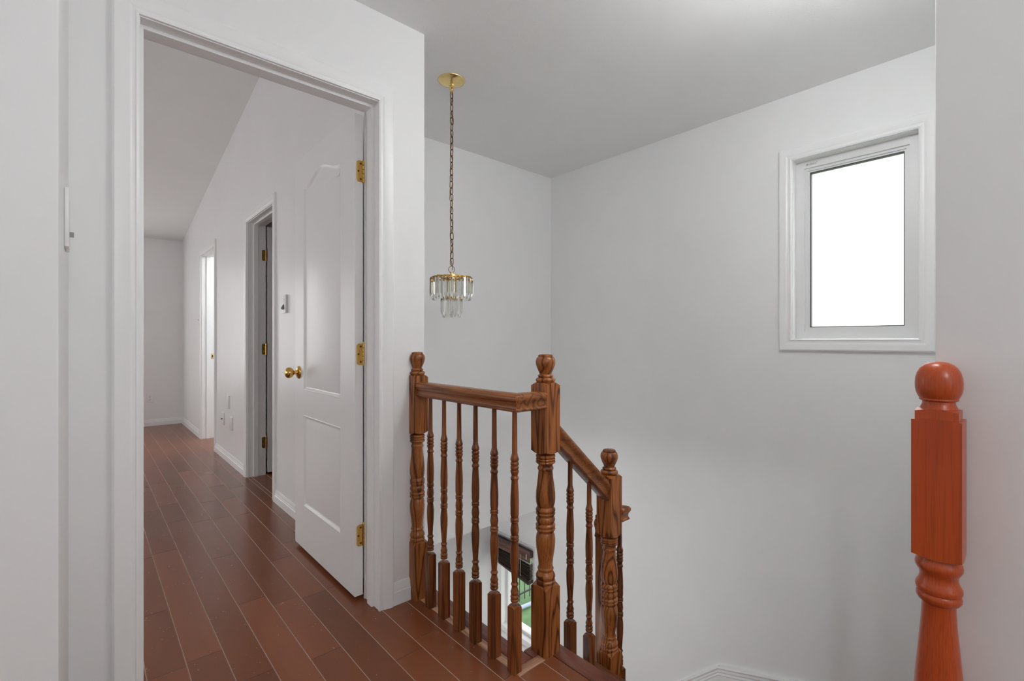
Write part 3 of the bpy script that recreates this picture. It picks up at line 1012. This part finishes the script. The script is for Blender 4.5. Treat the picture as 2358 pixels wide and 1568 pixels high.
def zrow(v, ppm=704.0): return EYE - (v - 784) / ppm
def baluster_profile():
    up = [(660, 22), (900, 24), (1030, 25), (1056, 31), (1070, 36), (1085, 39), (1098, 37), (1106, 29.5), (1114, 37), (1125, 39), (1136, 37), (1143, 29.5), (1150, 37), (1160, 39), (1171, 37), (1178, 29.5),
          (1184, 37), (1194, 39), (1206, 36), (1218, 31), (1232, 29), (1242, 32), (1248, 36), (1256, 38), (1265, 36), (1273, 31), (1280, 30), (1340, 34), (1420, 38), (1480, 39.5), (1540, 38.5)]
    a = [(hw / 3.92 / 704, zrow(780 + y / 3.92)) for y, hw in up]
    dn = [(120, 37), (140, 34), (152, 31), (158, 35), (166, 38), (174, 36), (178, 30.5), (183, 37), (190, 37), (198, 29.5), (206, 30), (230, 34), (258, 37.5), (285, 34), (302, 30), (310, 35), (320, 38), (329, 36),
          (333, 34), (340, 37), (348, 38), (358, 34), (368, 30), (400, 35), (450, 38.5), (530, 37), (610, 31), (690, 25.5), (708, 25), (715, 30), (724, 34), (733, 31), (742, 25), (752, 26), (772, 29.5), (790, 36.5),
          (806, 34), (814, 28), (822, 35), (834, 38), (845, 35), (850, 29.5), (856, 36), (864, 37.5), (874, 34)]
    b = [(hw / 3.752 / 704, zrow(1150 + y / 3.752)) for y, hw in dn]
    return (a + b)[::-1]
BAL = baluster_profile()
BTOP = 0.2165
def baluster(parent, cx, cy, base, dz, top):
    """turned section shifted by dz; square foot from base; shaft runs up to top"""
    m = MB()
    m.turned_block(cx, cy, 0.0165, base, BTOP + dz, kt=0.8, kb=0, rt=0.012, n=4)
    pr = [(r, z + dz) for r, z in BAL[:-1]] + [(0.0080, max(top, BAL[-2][1] + dz + 0.02))]
    m.lathe(cx, cy, pr, 16)
    m.build('baluster', 'oak_bal', parent, smooth=35, origin=(cx, cy, base))

RAILP = [(-0.019, -0.060), (0.019, -0.060), (0.025, -0.057), (0.0265, -0.053), (0.025, -0.049), (0.0225, -0.047), (0.0215, -0.040), (0.0235, -0.031), (0.028, -0.024), (0.030, -0.017),
         (0.029, -0.010), (0.024, -0.004), (0.014, -0.0008), (0.0, 0.0)]
RAILP = RAILP + [(-w, z) for w, z in RAILP[::-1][1:-2]][:]
RAILP = [p for i, p in enumerate(RAILP) if i == 0 or p != RAILP[i - 1]]

rail_top = 0.908
gx, gy = 1.048, 1.150
guard = thing('landing_railing', (1.06, 1.40, 0), 'dark stained oak landing railing with turned balusters beside the doorway', 'railing')
newel(guard, 1.0465, 1.770, 0.0, 0.0, k=0.93, clipy=A_Y - 0.0005)
newel(guard, 1.1965, 1.1625, 0.0, 0.0)
for k, y in enumerate((1.650, 1.5515, 1.4505, 1.350, 1.2445, 1.1405)):
    baluster(guard, 1.0465, y + 0.0165, 0.0, 0.0, rail_top - 0.055)
m = MB()
m.sweep([((gx, 1.742, rail_top), (-1, 0, 0), (0, 0, 1)), ((gx, gy, rail_top), (-1, -1, 0), (0, 0, 1)), ((1.163, gy, rail_top), (0, -1, 0), (0, 0, 1))], RAILP)
m.build('handrail', 'oak_y', guard, smooth=35, origin=(gx, 1.45, 0.88))

flight = thing('stair_railing', (1.56, 1.16, -0.579), 'dark oak stair railing stepping down from the landing to a lower newel', 'railing')
DROP = -0.386
newel(flight, 1.5605, 1.1625, DROP, -2 * RISE)
def top1(x): return 0.795 - 0.90 * (x - 1.234)
VS = 1.345
m = MB()
m.sweep([((x, 1.160, top1(x)), (0, -1, 0), (0, 0, VS)) for x in (1.2325, 1.5245)], RAILP)
m.build('handrail', 'oak_slope', flight, smooth=35, origin=(1.38, 1.16, 0.6))
baluster(flight, 1.3245, 1.1615, -RISE, 0.046 - 0.2156 + 0.008, top1(1.3245) - 0.06)
baluster(flight, 1.4335, 1.1615, -RISE, -0.049 - 0.2156 + 0.008, top1(1.4335) - 0.06)
# short level piece, then down beside the second flight
cx2 = 1.619
def top2(y): return 0.413 - 0.92 * (y - 1.15)
m = MB()
m.sweep([((1.594, 1.150, 0.413), (0, -1, 0), (0, 0, 1)), ((cx2, 1.150, 0.413), (1, -1, 0), (0, 0, 1)), ((cx2, 1.185, 0.405), (1, 0, 0), (0, 0, 1)), ((cx2, 1.262, 0.335), (1, 0, 0), (0, 0, VS))], RAILP)
m.build('handrail', 'oak_y', flight, smooth=35, origin=(cx2, 1.2, 0.38))
baluster(flight, cx2 + 0.003, 1.156, -4.5 * RISE, -0.25 - 0.2156, 0.413 - 0.055)
m = MB(); m.bbox(cx2 - 0.004, cx2 + 0.036, 1.236, 1.276, -6 * RISE, 0.34, 0.002)
m.build('support_post', 'oak', flight, smooth=35, origin=(cx2, 1.256, -6 * RISE))

# --- the red newel in front of the right wall
red = thing('newel_post', (1.1965, 0.1345, 0), 'reddish ball-topped newel post standing before the right wall end', 'newel post')
rx, ry = 1.1965, 0.1345
m = MB()
hw = 0.0352
m.turned_block(rx, ry, hw, 0.0, 0.20, kt=0.5, kb=0)
m.lathe(rx, ry, [(0.026, 0.195), (0.033, 0.21), (0.034, 0.222), (0.028, 0.235), (0.024, 0.25), (0.030, 0.29), (0.036, 0.36), (0.0365, 0.41), (0.0345, 0.45), (0.0295, 0.51), (0.0262, 0.55), (0.0245, 0.585),
                 (0.0255, 0.5885), (0.0300, 0.592), (0.0330, 0.597), (0.0335, 0.602), (0.0318, 0.6075), (0.0300, 0.609), (0.0335, 0.6115), (0.0345, 0.616), (0.0338, 0.621), (0.0300, 0.628), (0.0278, 0.636), (0.0285, 0.644),
                 (0.0320, 0.6495), (0.0348, 0.655), (0.0350, 0.660), (0.0335, 0.666), (0.0310, 0.670), (0.0305, 0.676), (0.0305, 0.700)], 40)
m.turned_block(rx, ry, hw, 0.676, 0.9335, kt=0.08, kb=0.35, rt=0.033, rb=0.0345)
m.build('post', 'cherry', red, smooth=35, origin=(rx, ry, 0))
m = MB()
m.turned_block(rx, ry, 0.0305, 0.932, 0.9525, kt=0.3, kb=0, rt=0.0285)
m.lathe(rx, ry, [(0.0285, 0.951), (0.0262, 0.956), (0.0240, 0.962), (0.0238, 0.966), (0.0262, 0.967), (0.0285, 0.969), (0.0280, 0.9715), (0.0305, 0.976), (0.0332, 0.983), (0.0345, 0.992), (0.0347, 1.000),
                 (0.0340, 1.010), (0.0315, 1.020), (0.0272, 1.0285), (0.0215, 1.0345), (0.0140, 1.0385), (0.006, 1.0402), (0.0, 1.0404)], 40)
m.build('ball_finial', 'cherry', red, smooth=40, origin=(rx, ry, 0.933))

# ------------------------------------------------------------------ added opal globe lamps, unseen, filling the rooms with light
def emit(name, strength):
    m, nt, b = new_mat(name)
    b.inputs['Base Color'].default_value = (0.9, 0.9, 0.9, 1)
    b.inputs['Emission Color'].default_value = (0.95, 0.985, 1.0, 1)
    b.inputs['Emission Strength'].default_value = strength
    return m
def added_globe_lamp(x, y, zc_, r, strength, ceil_z, label):
    key = 'added_fill_glow_%g' % strength
    if key not in M:
        M[key] = emit(key, strength)
    t = thing('added_globe_lamp', (x, y, ceil_z), label, 'lamp')
    m = MB(); m.lathe(x, y, [(r * math.cos(math.pi * (k / 8 - 0.5)), zc_ + r * math.sin(math.pi * (k / 8 - 0.5))) for k in range(9)], 12)
    m.build('added_fill_globe', key, t, smooth=60, origin=(x, y, zc_))
    m = MB(); m.lathe(x, y, [(0.006, zc_ + r - 0.004), (0.006, ceil_z - 0.02), (0.06, ceil_z - 0.012), (0.062, ceil_z)], 20)
    m.build('added_lamp_stem', 'brass', t, smooth=40, origin=(x, y, ceil_z))
for a in ADDED_GLOBES:
    added_globe_lamp(*a)

# ------------------------------------------------------------------ pendant light
px_, py_ = 1.382, 2.003
ch = thing('pendant_light', (px_, py_, CEIL), 'two-tier clear prism pendant light hanging on a long brass chain', 'pendant light')
m = MB()
m.lathe(px_, py_, [(0.0, CEIL - 0.030), (0.012, CEIL - 0.030), (0.015, CEIL - 0.024), (0.030, CEIL - 0.020), (0.052, CEIL - 0.013), (0.066, CEIL - 0.006), (0.069, CEIL - 0.002), (0.069, CEIL - 0.0002)], 40)
m.build('canopy', 'brass_light', ch, smooth=40, origin=(px_, py_, CEIL))
m = MB()
m.lathe(px_, py_, [(0.004, CEIL - 0.062), (0.009, CEIL - 0.060), (0.010, CEIL - 0.050), (0.007, CEIL - 0.045), (0.012, CEIL - 0.040), (0.012, CEIL - 0.034), (0.006, CEIL - 0.029)], 18)
m.build('canopy_loop', 'brass_light', ch, smooth=40, origin=(px_, py_, CEIL - 0.05))
ztop, zbot = CEIL - 0.058, 1.462
pitch = 0.0325
nl = int(round((ztop - zbot) / pitch))
pitch = (ztop - zbot) / nl
def link_mesh():
    t = MB()
    pts = []
    hl, rr = 0.0125, 0.0085
    for k in range(20):
        a = 2 * math.pi * k / 20
        pts.append((rr * math.cos(a), 0, hl * 0.75 * (1 if math.sin(a) > 1e-6 else -1 if math.sin(a) < -1e-6 else 0) + rr * 1.05 * math.sin(a)))
    t.tube(pts, 0.0021, 7, True)
    return t.build('chain_link', 'antique', ch, smooth=60, origin=(0, 0, 0))
l0 = link_mesh()
for i in range(nl):
    o = l0 if i == 0 else l0.copy()
    if i:
        COL.objects.link(o)
        o.parent = ch
    z = ztop - (i + 0.5) * pitch
    sway = 0.0022 * math.sin(i * 0.33)
    o.location = (sway, sway * 0.5, z - CEIL)
    o.rotation_euler = (0, random.uniform(-0.06, 0.06), math.radians(4 + 90 * (i % 2) + random.uniform(-14, 14)))
m = MB()
cp = []
for i in range(60):
    z = ztop + 0.01 - (ztop + 0.01 - 1.435) * i / 59
    cp.append((px_ + 0.0045 * math.sin(i * 0.9), py_ + 0.0045 * math.cos(i * 0.9), z))
m.tube(cp, 0.0018, 6)
m.build('supply_cord', 'antique', ch, smooth=60)
m = MB()
m.tube([(px_ + 0.0155 * math.cos(2 * math.pi * k / 28) * 0.75, py_ - 0.0155 * math.cos(2 * math.pi * k / 28) * 0.66, 1.4385 + 0.0165 * math.sin(2 * math.pi * k / 28)) for k in range(28)], 0.0014, 6, True)
m.build('hanging_ring', 'antique', ch, smooth=60)
m = MB()
m.lathe(px_, py_, [(0.0, 1.402), (0.022, 1.402), (0.022, 1.406), (0.008, 1.410), (0.006, 1.425), (0.004, 1.426)], 20)
for k in range(6):
    a = math.pi / 3 * k + 0.2
    m.tube([(px_ + 0.01 * math.cos(a), py_ + 0.01 * math.sin(a), 1.404), (px_ + 0.098 * math.cos(a), py_ + 0.098 * math.sin(a), 1.401)], 0.003, 6)
m.build('hub', 'brass', ch, smooth=40)
def hoop(z, r, h, name):
    t = MB()
    t.lathe(px_, py_, [(r, z - h / 2), (r + 0.0018, z - h / 2), (r + 0.0018, z + h / 2), (r, z + h / 2), (r, z - h / 2)], 48, caps=False)
    t.build(name, 'brass', ch, smooth=40)
hoop(1.396, 0.097, 0.009, 'tier_ring'); hoop(1.295, 0.044, 0.008, 'tier_ring'); hoop(1.395, 0.046, 0.006, 'tier_ring')
for k in range(3):
    a = 2 * math.pi / 3 * k + 0.7
    m = MB()
    m.tube([(px_ + 0.045 * math.cos(a), py_ + 0.045 * math.sin(a), 1.396), (px_ + 0.045 * math.cos(a), py_ + 0.045 * math.sin(a), 1.293)], 0.0014, 6)
    m.build('tier_rod', 'brass', ch)
def prism_mesh(L, R, nm):
    """triangular rod, apex outwards, foot cut on a slant"""
    t = MB()
    tri = [(R * 1.0, 0), (-R * 0.55, R * 0.92), (-R * 0.55, -R * 0.92)]
    zlow = [-L + 0.030, -L, -L]
    vs = [(a, b, 0) for a, b in tri] + [(a, b, z) for (a, b), z in zip(tri, zlow)]
    t.add(vs, [(0, 1, 2), (3, 5, 4), (0, 3, 4, 1), (1, 4, 5, 2), (2, 5, 3, 0)])
    return t
def hook_mesh():
    t = MB()
    t.tube([(-0.012, 0, 0.000), (-0.004, 0, 0.006), (0.004, 0, 0.004), (0.007, 0, -0.004)], 0.0011, 5)
    return t
def ring_of(n, r, z, L, R, off):
    first = None
    for k in range(n):
        a = 2 * math.pi * (k + off) / n
        pos = (px_ + r * math.cos(a), py_ + r * math.sin(a), z)
        if first is None:
            o = prism_mesh(L, R, 'prism').build('prism', 'acrylic', ch)
            h = hook_mesh().build('hook', 'antique', o)
            first = (o, h)
        else:
            o = first[0].copy(); COL.objects.link(o); o.parent = ch
            h = first[1].copy(); COL.objects.link(h); h.parent = o
        o.location = (pos[0] - px_, pos[1] - py_, pos[2] - CEIL)
        o.rotation_euler = (0, 0, a)
ring_of(30, 0.1010, 1.392, 0.108, 0.0078, 0.15)
ring_of(14, 0.0480, 1.290, 0.094, 0.0080, 0.25)
for k in range(3):
    a = 2 * math.pi / 3 * k + 2.0
    sx_, sy_ = px_ + 0.028 * math.cos(a), py_ + 0.028 * math.sin(a)
    m = MB(); m.lathe(sx_, sy_, [(0.009, 1.325), (0.0095, 1.327), (0.0095, 1.385), (0.011, 1.387), (0.011, 1.397)], 16)
    m.build('socket_sleeve', 'cream', ch, smooth=40, origin=(sx_, sy_, 1.39))
    m = MB(); m.lathe(sx_, sy_, [(0.012, 1.386), (0.016, 1.390), (0.014, 1.402), (0.006, 1.404)], 16)
    m.build('socket_cup', 'brass', ch, smooth=40, origin=(sx_, sy_, 1.395))

# ------------------------------------------------------------------ switches, outlets, plates
def plate_on_r(name, y0, y1, z0, z1, label, cat, kind, thick=0.006, group=None):
    cy, cz = (y0 + y1) / 2, (z0 + z1) / 2
    t = thing(name, (R_X, cy, z0), label, cat, group)
    m = MB(); m.bbox(R_X - thick, R_X, y0, y1, z0, z1, 0.0025)
    m.build('plate', 'plastic', t, smooth=40)
    if kind == 'dimmer':
        one('slider_slot', 'greytoggle', t, R_X - thick - 0.0006, R_X - thick + 0.001, cy - 0.010, cy + 0.010, cz - 0.022, cz + 0.034)
        one('slot_insert', 'plastic', t, R_X - thick - 0.001, R_X - thick + 0.001, cy - 0.006, cy + 0.008, cz - 0.004, cz + 0.031)
        m = MB()
        m.lathe_dir((R_X - thick, cy, cz - 0.004), (-0.22, 0, -1), [(0.004, 0), (0.006, 0.010), (0.011, 0.024), (0.010, 0.030), (0.004, 0.033)], 12)
        m.build('toggle', 'greytoggle', t, smooth=40)
    elif kind == 'toggle':
        one('toggle_slot', 'greytoggle', t, R_X - thick - 0.0006, R_X - thick + 0.001, cy - 0.006, cy + 0.006, cz - 0.014, cz + 0.014)
        one('toggle', 'plastic', t, R_X - thick - 0.012, R_X - thick, cy - 0.004, cy + 0.004, cz - 0.003, cz + 0.009)
    elif kind == 'jack':
        m = MB(); m.lathe_dir((R_X - thick + 0.001, cy, cz), (-1, 0, 0), [(0.006, 0), (0.006, 0.006), (0.0045, 0.007), (0.0045, 0.014)], 10)
        m.build('cable_jack', 'slot', t, smooth=40)
    for dz in (-0.035, 0.035):
        m = MB(); m.lathe_dir((R_X - thick, cy, cz + dz * (z1 - z0) / 0.09), (-1, 0, 0), [(0.003, -0.0005), (0.003, 0.0006), (0.001, 0.0008)], 8)
        m.build('screw', 'greytoggle' if kind != 'blank' else 'plastic', t)
    return t
plate_on_r('light_switch', 3.195, 3.270, 1.256, 1.370, 'thick white slider switch on the wall beside the open door', 'light switch', 'dimmer', 0.014)
plate_on_r('light_switch', 6.272, 6.345, 1.250, 1.364, 'small white toggle switch beside the bright doorway', 'light switch', 'toggle')
plate_on_r('wall_plate', 4.815, 4.890, 0.475, 0.590, 'uppermost of three white blank plates between the doorways', 'wall plate', 'blank', 0.012)
plate_on_r('wall_plate', 5.020, 5.092, 0.305, 0.415, 'white wall plate with a black cable jack between the doorways', 'wall plate', 'jack', 0.012)
plate_on_r('wall_plate', 4.690, 4.765, 0.300, 0.412, 'lower white blank plate nearest the opened door jamb', 'wall plate', 'blank', 0.012)
# duplex outlet on the end wall
ot = thing('electrical_outlet', (0.614, E_Y, 0.296), 'white duplex electrical outlet low on the bedroom end wall', 'outlet')
m = MB(); m.bbox(0.579, 0.649, E_Y - 0.006, E_Y, 0.296, 0.410, 0.0025)
m.build('plate', 'plastic', ot, smooth=40)
for z in (0.333, 0.373):
    m = MB(); m.lathe_dir((0.614, E_Y - 0.005, z), (0, -1, 0), [(0.0165, 0), (0.0165, 0.003), (0.0155, 0.0035)], 18)
    s = m.build('socket', 'plastic', ot, smooth=40, origin=(0.614, E_Y - 0.006, z))
    for dx, w in ((-0.0065, 0.0012), (0.0065, 0.0012)):
        one('slot', 'slot', s, 0.614 + dx - w, 0.614 + dx + w, E_Y - 0.0095, E_Y - 0.008, z - 0.001, z + 0.008)
    one('slot', 'slot', s, 0.6115, 0.6165, E_Y - 0.0095, E_Y - 0.008, z - 0.010, z - 0.005)
# switch seen edge-on on the left wall
sw = thing('light_switch', (L_X, 1.46, 1.275), 'white toggle switch seen edge on beside the door casing', 'light switch')
m = MB(); m.bbox(L_X, L_X + 0.008, 1.410, 1.505, 1.283, 1.412, 0.003)
m.build('plate', 'plastic', sw, smooth=40)
one('toggle', 'greytoggle', sw, L_X + 0.007, L_X + 0.015, 1.452, 1.462, 1.312, 1.322)
